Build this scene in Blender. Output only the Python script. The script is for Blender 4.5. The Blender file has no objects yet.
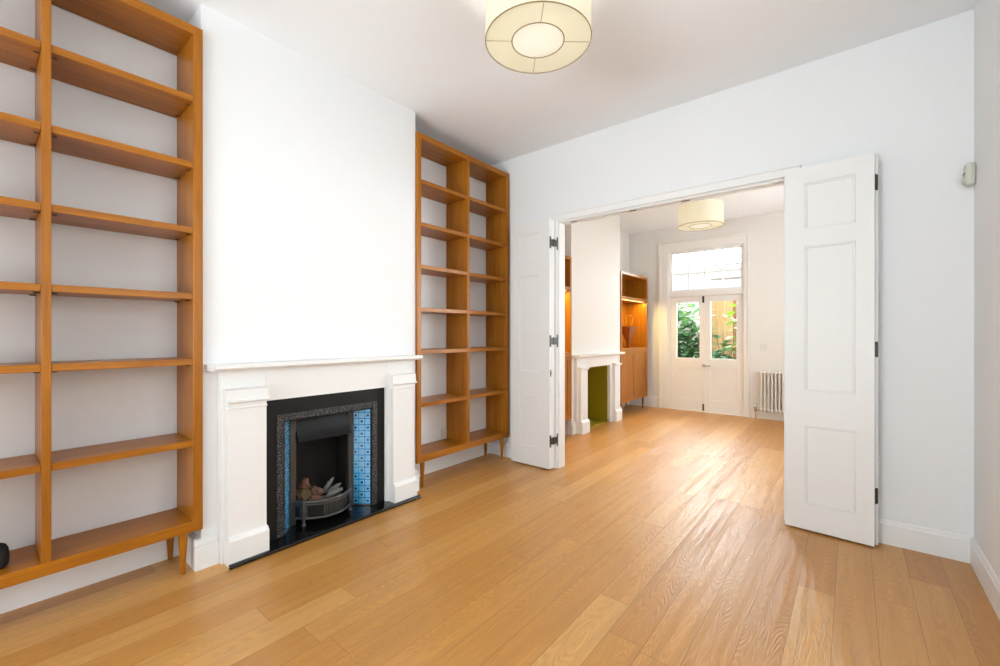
import bpy, bmesh, math, random
from mathutils import Vector, Matrix
random.seed(7)
SC = bpy.context.scene
COL = SC.collection
PI = math.pi

# ------------------------------------------------------------------ camera
F_PX, CX, CY = 431.5, 500.0, 334.0
YAW = math.atan2(852 - 500, F_PX)
cam = bpy.data.cameras.new('camera')
cam.sensor_fit = 'HORIZONTAL'; cam.sensor_width = 36.0
cam.lens = F_PX / 1000 * 36.0
cam.shift_y = (CY - 333.0) / 1000.0
cam.clip_start = 0.02
co = bpy.data.objects.new('camera', cam); COL.objects.link(co)
co.location = (0, 0, 1.25); co.rotation_euler = (PI / 2, 0, YAW)
SC.camera = co

# ------------------------------------------------------------------ materials
def s2l(c):
    c = c / 255.0
    return c / 12.92 if c <= 0.04045 else ((c + 0.055) / 1.055) ** 2.4
def rgb(r, g, b): return (s2l(r), s2l(g), s2l(b), 1.0)

class NT:
    """small node-tree writer"""
    def __init__(self, name):
        self.m = bpy.data.materials.new(name); self.m.use_nodes = True
        self.t = self.m.node_tree; self.t.nodes.clear()
        self.out = self.t.nodes.new('ShaderNodeOutputMaterial')
    def n(self, kind, props=None, **ins):
        nd = self.t.nodes.new(kind)
        for k, v in (props or {}).items(): setattr(nd, k, v)
        for k, v in ins.items():
            key = int(k[1:]) if k[0] == '_' and k[1:].isdigit() else k.replace('__', ' ')
            self.put(nd.inputs[key], v)
        return nd
    def put(self, sock, v):
        if hasattr(v, 'is_linked') or hasattr(v, 'links'): self.t.links.new(v, sock)
        elif hasattr(v, 'outputs'): self.t.links.new(v.outputs[0], sock)
        else: sock.default_value = v
    def math(self, op, a, b=0.0, c=None):
        nd = self.n('ShaderNodeMath', {'operation': op}, _0=a, _1=b)
        if c is not None: self.put(nd.inputs[2], c)
        return nd.outputs[0]
    def mix(self, fac, a, b, blend='MIX'):
        nd = self.n('ShaderNodeMix', {'data_type': 'RGBA', 'blend_type': blend})
        self.put(nd.inputs[0], fac); self.put(nd.inputs[6], a); self.put(nd.inputs[7], b)
        return nd.outputs[2]
    def ramp(self, fac, stops):
        nd = self.n('ShaderNodeValToRGB', None, Fac=fac); cr = nd.color_ramp
        while len(cr.elements) < len(stops): cr.elements.new(0.5)
        for e, (p, c) in zip(cr.elements, stops): e.position = p; e.color = c
        return nd.outputs[0]
    def coords(self, scale=(1, 1, 1), which='Object'):
        tc = self.n('ShaderNodeTexCoord')
        mp = self.n('ShaderNodeMapping', None, Vector=tc.outputs[which], Scale=scale)
        return mp.outputs[0]
    def bump(self, h, strength=0.1, dist=0.01):
        return self.n('ShaderNodeBump', None, Height=h, Strength=strength, Distance=dist).outputs[0]
    def bsdf(self, **ins):
        b = self.n('ShaderNodeBsdfPrincipled', None, **ins)
        self.t.links.new(b.outputs[0], self.out.inputs[0]); return b

def paint(name, c, rough=0.5, var=0.02, spec=0.4, bump=0.02, scale=40):
    t = NT(name); v = t.coords()
    nz = t.n('ShaderNodeTexNoise', None, Vector=v, Scale=scale, Detail=3.0)
    c2 = tuple(x * (1 - var) for x in c[:3]) + (1,)
    col = t.mix(nz.outputs[0], c, c2)
    t.bsdf(Base__Color=col, Roughness=rough, Specular__IOR__Level=spec, Normal=t.bump(nz.outputs[0], bump, 0.002))
    return t.m

def wood(name, axis, dark, light, rough=0.32, coat=0.0, freq=1.0):
    t = NT(name)
    sc = [26 * freq, 26 * freq, 26 * freq]; sc['xyz'.index(axis)] = 1.4 * freq
    v = t.coords(tuple(sc))
    n1 = t.n('ShaderNodeTexNoise', None, Vector=v, Scale=1.0, Detail=6.0, Roughness=0.6, Distortion=0.6)
    sc2 = [160 * freq, 160 * freq, 160 * freq]; sc2['xyz'.index(axis)] = 5 * freq
    n2 = t.n('ShaderNodeTexNoise', None, Vector=t.coords(tuple(sc2)), Scale=1.0, Detail=2.0)
    f = t.math('ADD', t.math('MULTIPLY', n1.outputs[0], 0.75), t.math('MULTIPLY', n2.outputs[0], 0.25))
    col = t.ramp(f, [(0.3, dark), (0.7, light)])
    t.bsdf(Base__Color=col, Roughness=rough, Specular__IOR__Level=0.3, Normal=t.bump(n2.outputs[0], 0.06, 0.002))
    return t.m

M = {}
M['wall'] = paint('wall paint', (0.855, 0.86, 0.86, 1), 0.7, 0.01, 0.25)
M['ceiling'] = paint('ceiling paint', (0.92, 0.94, 0.965, 1), 0.8, 0.01, 0.2)
M['trim'] = paint('trim gloss paint', (0.87, 0.865, 0.85, 1), 0.35, 0.01, 0.45, 0.005)
M['door'] = paint('door paint', (0.85, 0.845, 0.825, 1), 0.4, 0.01, 0.4, 0.005)
M['cream'] = paint('cream paint', (0.84, 0.81, 0.765, 1), 0.5, 0.015, 0.35)
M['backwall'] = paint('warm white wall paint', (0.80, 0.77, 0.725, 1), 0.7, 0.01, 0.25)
M['mantel'] = paint('stone white paint', (0.85, 0.84, 0.82, 1), 0.5, 0.015, 0.35)
W_D, W_L = rgb(138, 80, 15), rgb(184, 115, 25)
M['wood_z'] = wood('cherry veneer upright', 'z', W_D, W_L)
M['wood_y'] = wood('cherry veneer shelf', 'y', W_D, W_L)
M['wood_dark'] = wood('dark walnut', 'z', rgb(112, 58, 24), rgb(150, 82, 38))
M['iron'] = paint('black iron', rgb(20, 20, 21), 0.45, 0.2, 0.3, 0.05, 60)
M['iron_dark'] = paint('sooty iron', rgb(26, 25, 25), 0.65, 0.5, 0.3, 0.3, 18)
M['iron_soot'] = paint('sooty firebrick', rgb(44, 40, 38), 0.85, 0.7, 0.2, 0.6, 9)
M['steel'] = paint('dulled cast steel', rgb(66, 65, 64), 0.28, 0.6, 0.8, 0.3, 90)
M['granite'] = paint('polished black granite', rgb(20, 20, 21), 0.08, 0.3, 0.5, 0.0, 200)
M['olive'] = paint('olive green paint', rgb(150, 132, 12), 0.6, 0.06, 0.3)
M['bronze'] = paint('dark bronze', rgb(62, 55, 50), 0.4, 0.2, 0.5)
M['chrome'] = None
t = NT('brushed chrome'); nz = t.n('ShaderNodeTexNoise', None, Vector=t.coords((80, 80, 80)), Scale=1.0)
t.bsdf(Base__Color=rgb(190, 190, 188), Metallic=1.0, Roughness=t.math('MULTIPLY_ADD', nz.outputs[0], 0.1, 0.2)); M['chrome'] = t.m
M['plastic'] = paint('off-white plastic', rgb(222, 222, 212), 0.4, 0.01, 0.4, 0.0)
M['sensor'] = paint('cream sensor plastic', rgb(208, 208, 196), 0.4, 0.01, 0.4, 0.0)
M['dark'] = paint('near-black plastic', rgb(22, 22, 24), 0.5, 0.1, 0.4)
M['rad'] = paint('radiator enamel', (0.80, 0.77, 0.71, 1), 0.4, 0.01, 0.4)

# black speaker fabric
t = NT('black speaker fabric'); v = t.coords((900, 900, 900))
ch = t.n('ShaderNodeTexChecker', None, Vector=v, Scale=1.0)
t.bsdf(Base__Color=t.mix(ch.outputs[1], rgb(20, 22, 26), rgb(38, 42, 48)), Roughness=0.85); M['fabric_black'] = t.m

# beaded cast-iron frame: stippled grey dots
t = NT('beaded cast iron'); v = t.coords((95, 95, 95))
vo = t.n('ShaderNodeTexVoronoi', {'feature': 'F1'}, Vector=v, Scale=1.0)
d = t.math('SUBTRACT', 0.55, vo.outputs['Distance'])
col = t.ramp(vo.outputs['Distance'], [(0.0, rgb(128, 127, 126)), (0.26, rgb(72, 72, 72)), (0.55, rgb(22, 22, 22))])
t.bsdf(Base__Color=col, Roughness=0.42, Normal=t.bump(d, 0.8, 0.006)); M['beads'] = t.m

# blue glazed motif tiles (object x along the panel, z up)
t = NT('blue glazed tile'); tc = t.n('ShaderNodeTexCoord')
sp = t.n('ShaderNodeSeparateXYZ', None, Vector=tc.outputs['Object'])
CELL = 0.0437
gx = t.math('DIVIDE', sp.outputs[0], CELL); gz = t.math('DIVIDE', sp.outputs[2], CELL)
ix = t.math('FLOOR', gx); iz = t.math('FLOOR', gz)
fx = t.math('SUBTRACT', t.math('SUBTRACT', gx, ix), 0.5); fz = t.math('SUBTRACT', t.math('SUBTRACT', gz, iz), 0.5)
ax = t.math('ABSOLUTE', fx); az = t.math('ABSOLUTE', fz)
par = t.math('ABSOLUTE', t.math('MODULO', t.math('ADD', ix, iz), 2.0))
mx = t.math('MAXIMUM', ax, az)
rr = t.math('SQRT', t.math('ADD', t.math('MULTIPLY', fx, fx), t.math('MULTIPLY', fz, fz)))
LB, MB_, DB = rgb(140, 214, 240), rgb(42, 146, 206), rgb(8, 54, 104)
ring = t.math('MULTIPLY', t.math('GREATER_THAN', mx, 0.26), t.math('LESS_THAN', mx, 0.34))
dot = t.math('LESS_THAN', rr, 0.18)
cA = t.mix(dot, t.mix(ring, MB_, LB), DB)
pet = t.math('MULTIPLY', t.math('SINE', t.math('MULTIPLY', t.math('ADD', fx, fz), 19.0)), t.math('SINE', t.math('MULTIPLY', t.math('SUBTRACT', fx, fz), 19.0)))
cB = t.mix(t.math('GREATER_THAN', pet, 0.18), MB_, LB)
cB = t.mix(t.math('GREATER_THAN', mx, 0.45), cB, MB_)
col = t.mix(t.math('GREATER_THAN', par, 0.5), cA, cB)
col = t.mix(t.math('GREATER_THAN', mx, 0.47), col, rgb(24, 100, 162))
t.bsdf(Base__Color=col, Roughness=0.14, Specular__IOR__Level=0.6, Coat__Weight=1.0, Coat__Roughness=0.06); M['tile'] = t.m

# floor boards running away from the camera along Y, 146 mm wide
t = NT('oiled oak boards'); tc = t.n('ShaderNodeTexCoord')
sp = t.n('ShaderNodeSeparateXYZ', None, Vector=tc.outputs['Object'])
BW, BL = 0.146, 1.9
gx = t.math('DIVIDE', t.math('ADD', sp.outputs[0], 0.063), BW); ix = t.math('FLOOR', gx)
rx = t.n('ShaderNodeTexWhiteNoise', {'noise_dimensions': '1D'}, W=ix)
gy = t.math('DIVIDE', t.math('ADD', sp.outputs[1], t.math('MULTIPLY', rx.outputs[0], 7.3)), BL); iy = t.math('FLOOR', gy)
cv = t.n('ShaderNodeCombineXYZ', None, X=ix, Y=iy)
rb = t.n('ShaderNodeTexWhiteNoise', {'noise_dimensions': '2D'}, Vector=cv.outputs[0])
rs = t.n('ShaderNodeSeparateColor', None, Color=rb.outputs[1])
fx = t.math('ABSOLUTE', t.math('SUBTRACT', t.math('SUBTRACT', gx, ix), 0.5))
fy = t.math('ABSOLUTE', t.math('SUBTRACT', t.math('SUBTRACT', gy, iy), 0.5))
gro = t.math('MAXIMUM', t.math('GREATER_THAN', fx, 0.5 - 0.0007 / BW), t.math('GREATER_THAN', fy, 0.5 - 0.0007 / BL))
# grain: each board shifted to its own piece of the log
gv = t.n('ShaderNodeCombineXYZ', None,
         X=t.math('ADD', t.math('MULTIPLY', sp.outputs[0], 1.0), t.math('MULTIPLY', rs.outputs[0], 31.0)),
         Y=t.math('ADD', t.math('MULTIPLY', sp.outputs[1], 0.09), t.math('MULTIPLY', rs.outputs[1], 17.0)), Z=0.0)
nA = t.n('ShaderNodeTexNoise', None, Vector=gv.outputs[0], Scale=7.0, Detail=2.0, Roughness=0.4)
band = t.math('SINE', t.math('MULTIPLY', nA.outputs[0], 400.0))
gv2 = t.n('ShaderNodeMapping', None, Vector=tc.outputs['Object'], Scale=(330, 14, 1))
nB = t.n('ShaderNodeTexNoise', None, Vector=gv2.outputs[0], Scale=1.0, Detail=3.0)
gv3 = t.n('ShaderNodeMapping', None, Vector=gv.outputs[0], Scale=(24, 16, 1))
nC = t.n('ShaderNodeTexNoise', None, Vector=gv3.outputs[0], Scale=1.0, Detail=4.0)
base = t.ramp(rs.outputs[2], [(0.0, rgb(190, 136, 78)), (0.5, rgb(200, 147, 88)), (1.0, rgb(212, 163, 105))])
f1 = t.math('MULTIPLY_ADD', band, 0.06, 0.97)
f2 = t.math('MULTIPLY_ADD', t.math('SUBTRACT', nB.outputs[0], 0.5), 0.35, 1.0)
f3 = t.math('MULTIPLY_ADD', t.math('SUBTRACT', nC.outputs[0], 0.5), 0.45, 1.0)
fac = t.math('MULTIPLY', t.math('MULTIPLY', f1, f2), f3)
hs = t.n('ShaderNodeHueSaturation', None, Color=base, Value=fac, Saturation=1.08)
col = t.mix(gro, hs.outputs[0], rgb(104, 66, 36))
hgt = t.math('ADD', t.math('MULTIPLY', band, 0.45), t.math('MULTIPLY', nB.outputs[0], 1.1))
hgt = t.math('SUBTRACT', hgt, t.math('MULTIPLY', gro, 2.0))
t.bsdf(Base__Color=col, Roughness=t.math('MULTIPLY_ADD', nB.outputs[0], 0.12, 0.30), Specular__IOR__Level=0.8,
       Normal=t.bump(hgt, 0.4, 0.0013)); M['floor'] = t.m

# clear glass
t = NT('window glass'); tr = t.n('ShaderNodeBsdfTransparent', None, Color=(0.96, 0.97, 0.965, 1))
gl = t.n('ShaderNodeBsdfGlossy', None, Roughness=0.03)
lw = t.n('ShaderNodeLayerWeight', None, Blend=0.12)
mx_ = t.n('ShaderNodeMixShader', None, Fac=t.math('MULTIPLY', lw.outputs['Fresnel'], 0.6))
t.t.links.new(tr.outputs[0], mx_.inputs[1]); t.t.links.new(gl.outputs[0], mx_.inputs[2])
t.t.links.new(mx_.outputs[0], t.out.inputs[0]); M['glass'] = t.m

# translucent lamp fabric
def shade_mat(name, c, trans, weave=600):
    t = NT(name); nz = t.n('ShaderNodeTexNoise', None, Vector=t.coords((weave, weave, weave / 8)), Scale=1.0)
    col = t.mix(nz.outputs[0], c, tuple(x * 0.93 for x in c[:3]) + (1,))
    df = t.n('ShaderNodeBsdfDiffuse', None, Color=col); tl = t.n('ShaderNodeBsdfTranslucent', None, Color=col)
    ms = t.n('ShaderNodeMixShader', None, Fac=trans)
    t.t.links.new(df.outputs[0], ms.inputs[1]); t.t.links.new(tl.outputs[0], ms.inputs[2])
    t.t.links.new(ms.outputs[0], t.out.inputs[0]); return t.m
M['shade'] = shade_mat('cream lamp fabric', (0.975, 0.95, 0.85, 1), 0.6)
M['diffuser'] = shade_mat('white lamp diffuser', (0.97, 0.96, 0.93, 1), 0.75)
M['piping'] = paint('brown lamp edging', rgb(150, 122, 84), 0.6)

def emit(name, c, s):
    t = NT(name); nz = t.n('ShaderNodeTexNoise', None, Vector=t.coords((30, 30, 30)), Scale=1.0)
    e = t.n('ShaderNodeEmission', None, Color=t.mix(nz.outputs[0], c, tuple(x * .97 for x in c[:3]) + (1,)), Strength=s)
    t.t.links.new(e.outputs[0], t.out.inputs[0]); return t.m
M['bulb'] = emit('lit bulb', (1, 0.92, 0.78, 1), 3.0)
M['led'] = emit('warm light strip', (1, 0.74, 0.30, 1), 2.2)

# garden
M['leaf'] = None
def leaf_mat(name, a, b):
    t = NT(name); nz = t.n('ShaderNodeTexNoise', None, Vector=t.coords((9, 9, 9)), Scale=1.0, Detail=2.0)
    col = t.ramp(nz.outputs[0], [(0.35, a), (0.65, b)])
    df = t.n('ShaderNodeBsdfPrincipled', None, Base__Color=col, Roughness=0.35)
    tl = t.n('ShaderNodeBsdfTranslucent', None, Color=b)
    ms = t.n('ShaderNodeMixShader', None, Fac=0.3)
    t.t.links.new(df.outputs[0], ms.inputs[1]); t.t.links.new(tl.outputs[0], ms.inputs[2])
    t.t.links.new(ms.outputs[0], t.out.inputs[0]); return t.m
M['leaf'] = leaf_mat('glossy dark leaf', rgb(52, 104, 62), rgb(128, 178, 122))
M['leaf2'] = leaf_mat('fresh leaf', rgb(96, 150, 40), rgb(160, 204, 70))
M['leaf3'] = leaf_mat('grey-green leaf', rgb(70, 110, 84), rgb(134, 172, 140))
M['stem'] = paint('plant stem', rgb(96, 78, 52), 0.8, 0.3)
M['fence'] = wood('weathered softwood', 'z', rgb(186, 146, 98), rgb(222, 186, 136), 0.8)
M['fence_post'] = wood('fence post wood', 'z', rgb(140, 98, 62), rgb(178, 132, 90), 0.8)
M['render'] = paint('pale render', rgb(240, 243, 242), 0.85, 0.1, 0.2, 0.2, 20)
M['paving'] = paint('garden paving', rgb(168, 160, 148), 0.85, 0.3, 0.2, 0.3, 14)
M['coal'] = paint('ember-pink coal', rgb(150, 108, 92), 0.95, 0.85, 0.1, 0.8, 26)
M['coal2'] = paint('ochre coal', rgb(124, 104, 76), 0.95, 0.8, 0.1, 0.8, 26)
M['ash'] = paint('ash-white ember', rgb(150, 146, 140), 0.95, 0.5, 0.1, 0.8, 36)

# ------------------------------------------------------------------ geometry helpers
class MB:
    def __init__(self): self.bm = bmesh.new()
    def add(self, other):
        me = bpy.data.meshes.new('tmp'); other.to_mesh(me); self.bm.from_mesh(me); bpy.data.meshes.remove(me); other.free(); return self
    def box(self, x0, x1, y0, y1, z0, z1, bev=0.0, seg=1):
        b = bmesh.new(); bmesh.ops.create_cube(b, size=1.0)
        for v in b.verts:
            v.co = Vector(((x0 + x1) / 2 + v.co.x * (x1 - x0), (y0 + y1) / 2 + v.co.y * (y1 - y0), (z0 + z1) / 2 + v.co.z * (z1 - z0)))
        if bev > 0: bmesh.ops.bevel(b, geom=b.edges[:], offset=bev, segments=seg, profile=0.5, affect='EDGES')
        return self.add(b)
    def prism(self, pts, axis, a, b):
        """extrude the outline pts along axis ('x','y','z') from a to b"""
        bm = bmesh.new()
        def mk(p, s):
            return {'x': (s, p[0], p[1]), 'y': (p[0], s, p[1]), 'z': (p[0], p[1], s)}[axis]
        va = [bm.verts.new(mk(p, a)) for p in pts]; vb = [bm.verts.new(mk(p, b)) for p in pts]
        n = len(pts); bm.faces.new(va); bm.faces.new(vb[::-1])
        for i in range(n): bm.faces.new((va[i], vb[i], vb[(i + 1) % n], va[(i + 1) % n]))
        bmesh.ops.recalc_face_normals(bm, faces=bm.faces[:]); return self.add(bm)
    def lathe(self, prof, c=(0, 0, 0), n=32, axis='z', cap=True):
        bm = bmesh.new(); rings = []
        for r, h in prof:
            ring = []
            for k in range(n):
                a = 2 * PI * k / n; p = (r * math.cos(a), r * math.sin(a), h)
                if axis == 'y': p = (p[0], p[2], p[1])
                if axis == 'x': p = (p[2], p[0], p[1])
                ring.append(bm.verts.new((p[0] + c[0], p[1] + c[1], p[2] + c[2])))
            rings.append(ring)
        for A, B in zip(rings, rings[1:]):
            for k in range(n): bm.faces.new((A[k], A[(k + 1) % n], B[(k + 1) % n], B[k]))
        if cap: bm.faces.new(rings[0][::-1]); bm.faces.new(rings[-1])
        bmesh.ops.recalc_face_normals(bm, faces=bm.faces[:]); return self.add(bm)
    def tube(self, pts, r, n=8, closed=False):
        bm = bmesh.new(); P_ = [Vector(p) for p in pts]; rings = []; N_ = len(P_)
        for i, p in enumerate(P_):
            if closed: d = (P_[(i + 1) % N_] - P_[i - 1])
            else: d = P_[min(i + 1, N_ - 1)] - P_[max(i - 1, 0)]
            d.normalize(); u = d.orthogonal() if abs(d.z) > 0.95 else d.cross(Vector((0, 0, 1))); u.normalize(); w = d.cross(u)
            rr_ = r[i] if isinstance(r, (list, tuple)) else r
            rings.append([bm.verts.new(p + u * rr_ * math.cos(2 * PI * k / n) + w * rr_ * math.sin(2 * PI * k / n)) for k in range(n)])
        for i in range(N_ if closed else N_ - 1):
            A, B = rings[i], rings[(i + 1) % N_]
            for k in range(n): bm.faces.new((A[k], A[(k + 1) % n], B[(k + 1) % n], B[k]))
        if not closed: bm.faces.new(rings[0][::-1]); bm.faces.new(rings[-1])
        bmesh.ops.recalc_face_normals(bm, faces=bm.faces[:]); return self.add(bm)
    def build(self, name, mat, parent=None, smooth=None, loc=None, rot=None):
        me = bpy.data.meshes.new(name); self.bm.to_mesh(me); self.bm.free()
        o = bpy.data.objects.new(name, me); COL.objects.link(o); me.materials.append(M[mat] if isinstance(mat, str) else mat)
        if smooth is not None:
            me.shade_smooth()
            try: me.set_sharp_from_angle(angle=math.radians(smooth))
            except Exception: pass
        if parent: o.parent = parent
        if loc: o.location = loc
        if rot: o.rotation_euler = rot
        return o

def tag(o, label, cat, group=None, kind=None):
    o['label'] = label; o['category'] = cat
    if group: o['group'] = group
    if kind: o['kind'] = kind
    return o
def thing(name, label, cat, loc=(0, 0, 0), rz=0.0, group=None, kind=None):
    o = bpy.data.objects.new(name, None); COL.objects.link(o); o.location = loc; o.rotation_euler = (0, 0, rz)
    o.empty_display_size = 0.1
    return tag(o, label, cat, group, kind)
def struct(name, mb, mat, label, cat, smooth=None):
    return tag(mb.build(name, mat, None, smooth), label, cat, None, 'structure')

# ------------------------------------------------------------------ the room
XL, XL2, XB, XR = -2.96, -3.07, -2.70, 0.515      # alcove wall, back-room alcove wall, chimney breast front, right wall
YR, YE, YE2, YW = -2.6, 3.455, 3.555, 7.40        # rear wall, partition front / back, garden wall
ZC = 3.02
BR0, BR1 = 0.780, 2.241                           # front chimney breast
CR0, CR1 = 4.71, 6.162                             # back chimney breast
OX0, OX1, OZ = -2.118, -0.342, 2.293              # the wide opening
DX0, DX1, DZ1 = -2.40, -1.255, 2.64               # garden door opening

struct('floor', MB().box(XL2 - 0.2, XR + 0.2, YR - 0.2, YW + 0.30, -0.12, 0.0), 'floor', 'oak board floor running through both rooms', 'floor')
struct('ceiling', MB().box(XL2 - 0.2, XR + 0.2, YR - 0.2, YW + 0.30, ZC, ZC + 0.15), 'ceiling', 'plain white ceiling over both rooms', 'ceiling')
struct('wall_left', MB().box(XL - 0.25, XL, YR, YE2, 0, ZC), 'wall', 'white wall behind the tall bookcases', 'wall')
m = MB().box(XL, XB, BR0, 1.092, 0, ZC).box(XL, XB, 1.924, BR1, 0, ZC).box(XL, XB, 1.092, 1.924, 0.862, ZC)
struct('wall_left_inner', m, 'wall', 'white chimney breast above the black iron fireplace', 'wall')
struct('wall_right', MB().box(XR, XR + 0.2, YR, 0.5, 0, ZC).box(XR, XR + 0.2, 2.1, 4.3, 0, ZC).box(XR, XR + 0.2, 0.5, 2.1, 0, 0.9).box(XR, XR + 0.2, 0.5, 2.1, 2.5, ZC).box(XR, XR + 0.2, 6.7, YW + .25, 0, ZC).box(XR, XR + 0.2, 4.3, 6.7, 0, 0.9).box(XR, XR + 0.2, 4.3, 6.7, 2.5, ZC),
       'wall', 'plain white wall at the right edge of the room', 'wall')
m = MB().box(XL, OX0, YE, YE2, 0, ZC).box(OX1, XR, YE, YE2, 0, ZC).box(OX0, OX1, YE, YE2, OZ, ZC)
struct('wall_middle', m, 'wall', 'white partition wall with the wide opening between the rooms', 'wall')
WX0, WX1, WZ0, WZ1 = -2.3, 0.1, 0.55, 2.65
m = MB().box(XL, WX0, YR - .25, YR, 0, ZC).box(WX1, XR, YR - .25, YR, 0, ZC).box(WX0, WX1, YR - .25, YR, 0, WZ0).box(WX0, WX1, YR - .25, YR, WZ1, ZC)
struct('wall_rear', m, 'wall', 'white street wall with the large window', 'wall')
struct('wall_left_far', MB().box(XL2 - 0.2, XL2, YE2, YW, 0, ZC), 'backwall', 'warm white wall behind the back room cabinets', 'wall')
m = MB().box(XL2, XB, CR0, 5.06, 0, ZC).box(XL2, XB, 5.735, CR1, 0, ZC).box(XL2, XB, 5.06, 5.735, 0.815, ZC)
struct('wall_left_far_inner', m, 'backwall', 'warm white chimney breast above the olive fireplace', 'wall')
m = MB().box(XL2 - .2, DX0, YW, YW + .25, 0, ZC).box(DX1, XR, YW, YW + .25, 0, ZC).box(DX0, DX1, YW, YW + .25, DZ1, ZC)
struct('wall_far', m, 'backwall', 'warm white end wall around the garden doors', 'wall')

# skirting boards: an ogee-topped strip along a line on the floor
def skirt(name, p, q, nrm, label, h=0.142, th=0.016, mat='trim'):
    p, q, nv = Vector(p), Vector(q), Vector(nrm)
    prof = [(0, 0), (th, 0), (th, h - 0.025), (th - .004, h - 0.02), (th * 0.55, h - 0.004), (th * 0.4, h), (0, h)]
    bm = bmesh.new()
    A = [bm.verts.new((p.x + nv.x * a, p.y + nv.y * a, z)) for a, z in prof]
    B = [bm.verts.new((q.x + nv.x * a, q.y + nv.y * a, z)) for a, z in prof]
    bm.faces.new(A); bm.faces.new(B[::-1])
    for i in range(len(prof)):
        j = (i + 1) % len(prof); bm.faces.new((A[i], B[i], B[j], A[j]))
    bmesh.ops.recalc_face_normals(bm, faces=bm.faces[:])
    return struct(name, MB().add(bm), mat, label, 'skirting board')
T_ = 0.016
skirt('baseboard_right', (XR, YR), (XR, YE), (-1, 0), 'white skirting along the right wall')
skirt('baseboard_middle_right', (-0.25, YE), (XR - T_, YE), (0, -1), 'white skirting beside the right folding doors')
skirt('baseboard_middle_left', (XL + T_, YE), (-2.205, YE), (0, -1), 'white skirting behind the left folding doors')
skirt('baseboard_left_near', (XL, YR), (XL, BR0 - 0.036), (1, 0), 'white skirting under the near bookcase')
skirt('baseboard_left_middle', (XL, BR1 + 0.018), (XL, YE), (1, 0), 'white skirting under the far bookcase')
BH = 0.155
def breast_skirt(nm, y0, y1, s, label, mat, xb, xa):
    # wraps an outer corner of a chimney breast; s = -1 near corner, +1 far corner
    m = MB()
    m.box(xb, xb + 0.026, y0, y1, 0, BH - .03).box(xb, xb + 0.018, y0 + (0 if s < 0 else 0), y1, BH - .03, BH, 0.004)
    e = y0 if s < 0 else y1
    tk = 0.036 if s < 0 and xa == XL else 0.018
    a, b = (e, e + tk) if s < 0 else (e - tk, e)
    m.box(xa + 0.02, xb, a, b, 0, BH)
    return struct(nm, m, mat, label, 'skirting board')
breast_skirt('baseboard_left_inner_near', BR0 - 0.036, 0.853, -1, 'white skirting block left of the black fireplace', 'trim', XB, XL)
breast_skirt('baseboard_left_inner_far', 2.162, BR1 + 0.018, 1, 'white skirting block right of the black fireplace', 'trim', XB, XL)
breast_skirt('baseboard_back_inner_near', CR0 - 0.018, 4.785, -1, 'cream skirting block left of the olive fireplace', 'mantel', XB, XL2)
breast_skirt('baseboard_back_inner_far', 6.012, CR1 + 0.018, 1, 'cream skirting block right of the olive fireplace', 'mantel', XB, XL2)
skirt('baseboard_back_left_near', (XL2, YE2), (XL2, CR0 - .02), (1, 0), 'cream skirting under the near lit cabinet', mat='mantel')
skirt('baseboard_back_left_far', (XL2, CR1 + .02), (XL2, YW), (1, 0), 'cream skirting under the far lit cabinet', mat='mantel')
skirt('baseboard_far_left', (XL2 + T_, YW), (-2.555, YW), (0, -1), 'cream skirting left of the garden doors', 0.19, mat='cream')
skirt('baseboard_far_right', (-1.19, YW), (XR, YW), (0, -1), 'cream skirting under the radiator', 0.19, mat='cream')
skirt('baseboard_back_right', (XR, YE2), (XR, YW - T_), (-1, 0), 'cream skirting along the back room right wall', mat='cream')

# architrave round the wide opening, with the sliding-door track in its head
m = MB()
for x0, x1 in ((-2.20, OX0 - 0.006), (OX1 + 0.006, -0.262)):
    m.box(x0, x1, YE - 0.018, YE, 0, OZ + 0.006, 0.003)
m.box(-2.20, -0.262, YE - 0.018, YE, OZ + 0.006, OZ + 0.066, 0.003)
m.box(-2.205, -0.257, YE - 0.026, YE, OZ + 0.058, OZ + 0.07, 0.003)
struct('trim_1', m, 'trim', 'white architrave round the wide opening', 'architrave')
m = MB().box(OX0, OX0 + 0.012, YE, YE2, 0, OZ, 0.002).box(OX1 - 0.012, OX1, YE, YE2, 0, OZ, 0.002)
m.box(OX0 + .012, OX1 - .012, YE, YE + 0.03, OZ - 0.012, OZ, 0.002).box(OX0 + .012, OX1 - .012, YE2 - 0.03, YE2, OZ - 0.012, OZ, 0.002)
struct('trim_2', m, 'trim', 'white lining and head track inside the opening', 'door lining')
for x in (-1.98, -1.42, -1.0):
    tag(MB().box(x - 0.03, x + 0.03, YE + 0.034, YE + 0.05, OZ - 0.014, OZ, 0.002).build('track_catch', 'bronze'),
        'small dark catch set in the head of the opening', 'catch', 'catches in the head of the opening')

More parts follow.
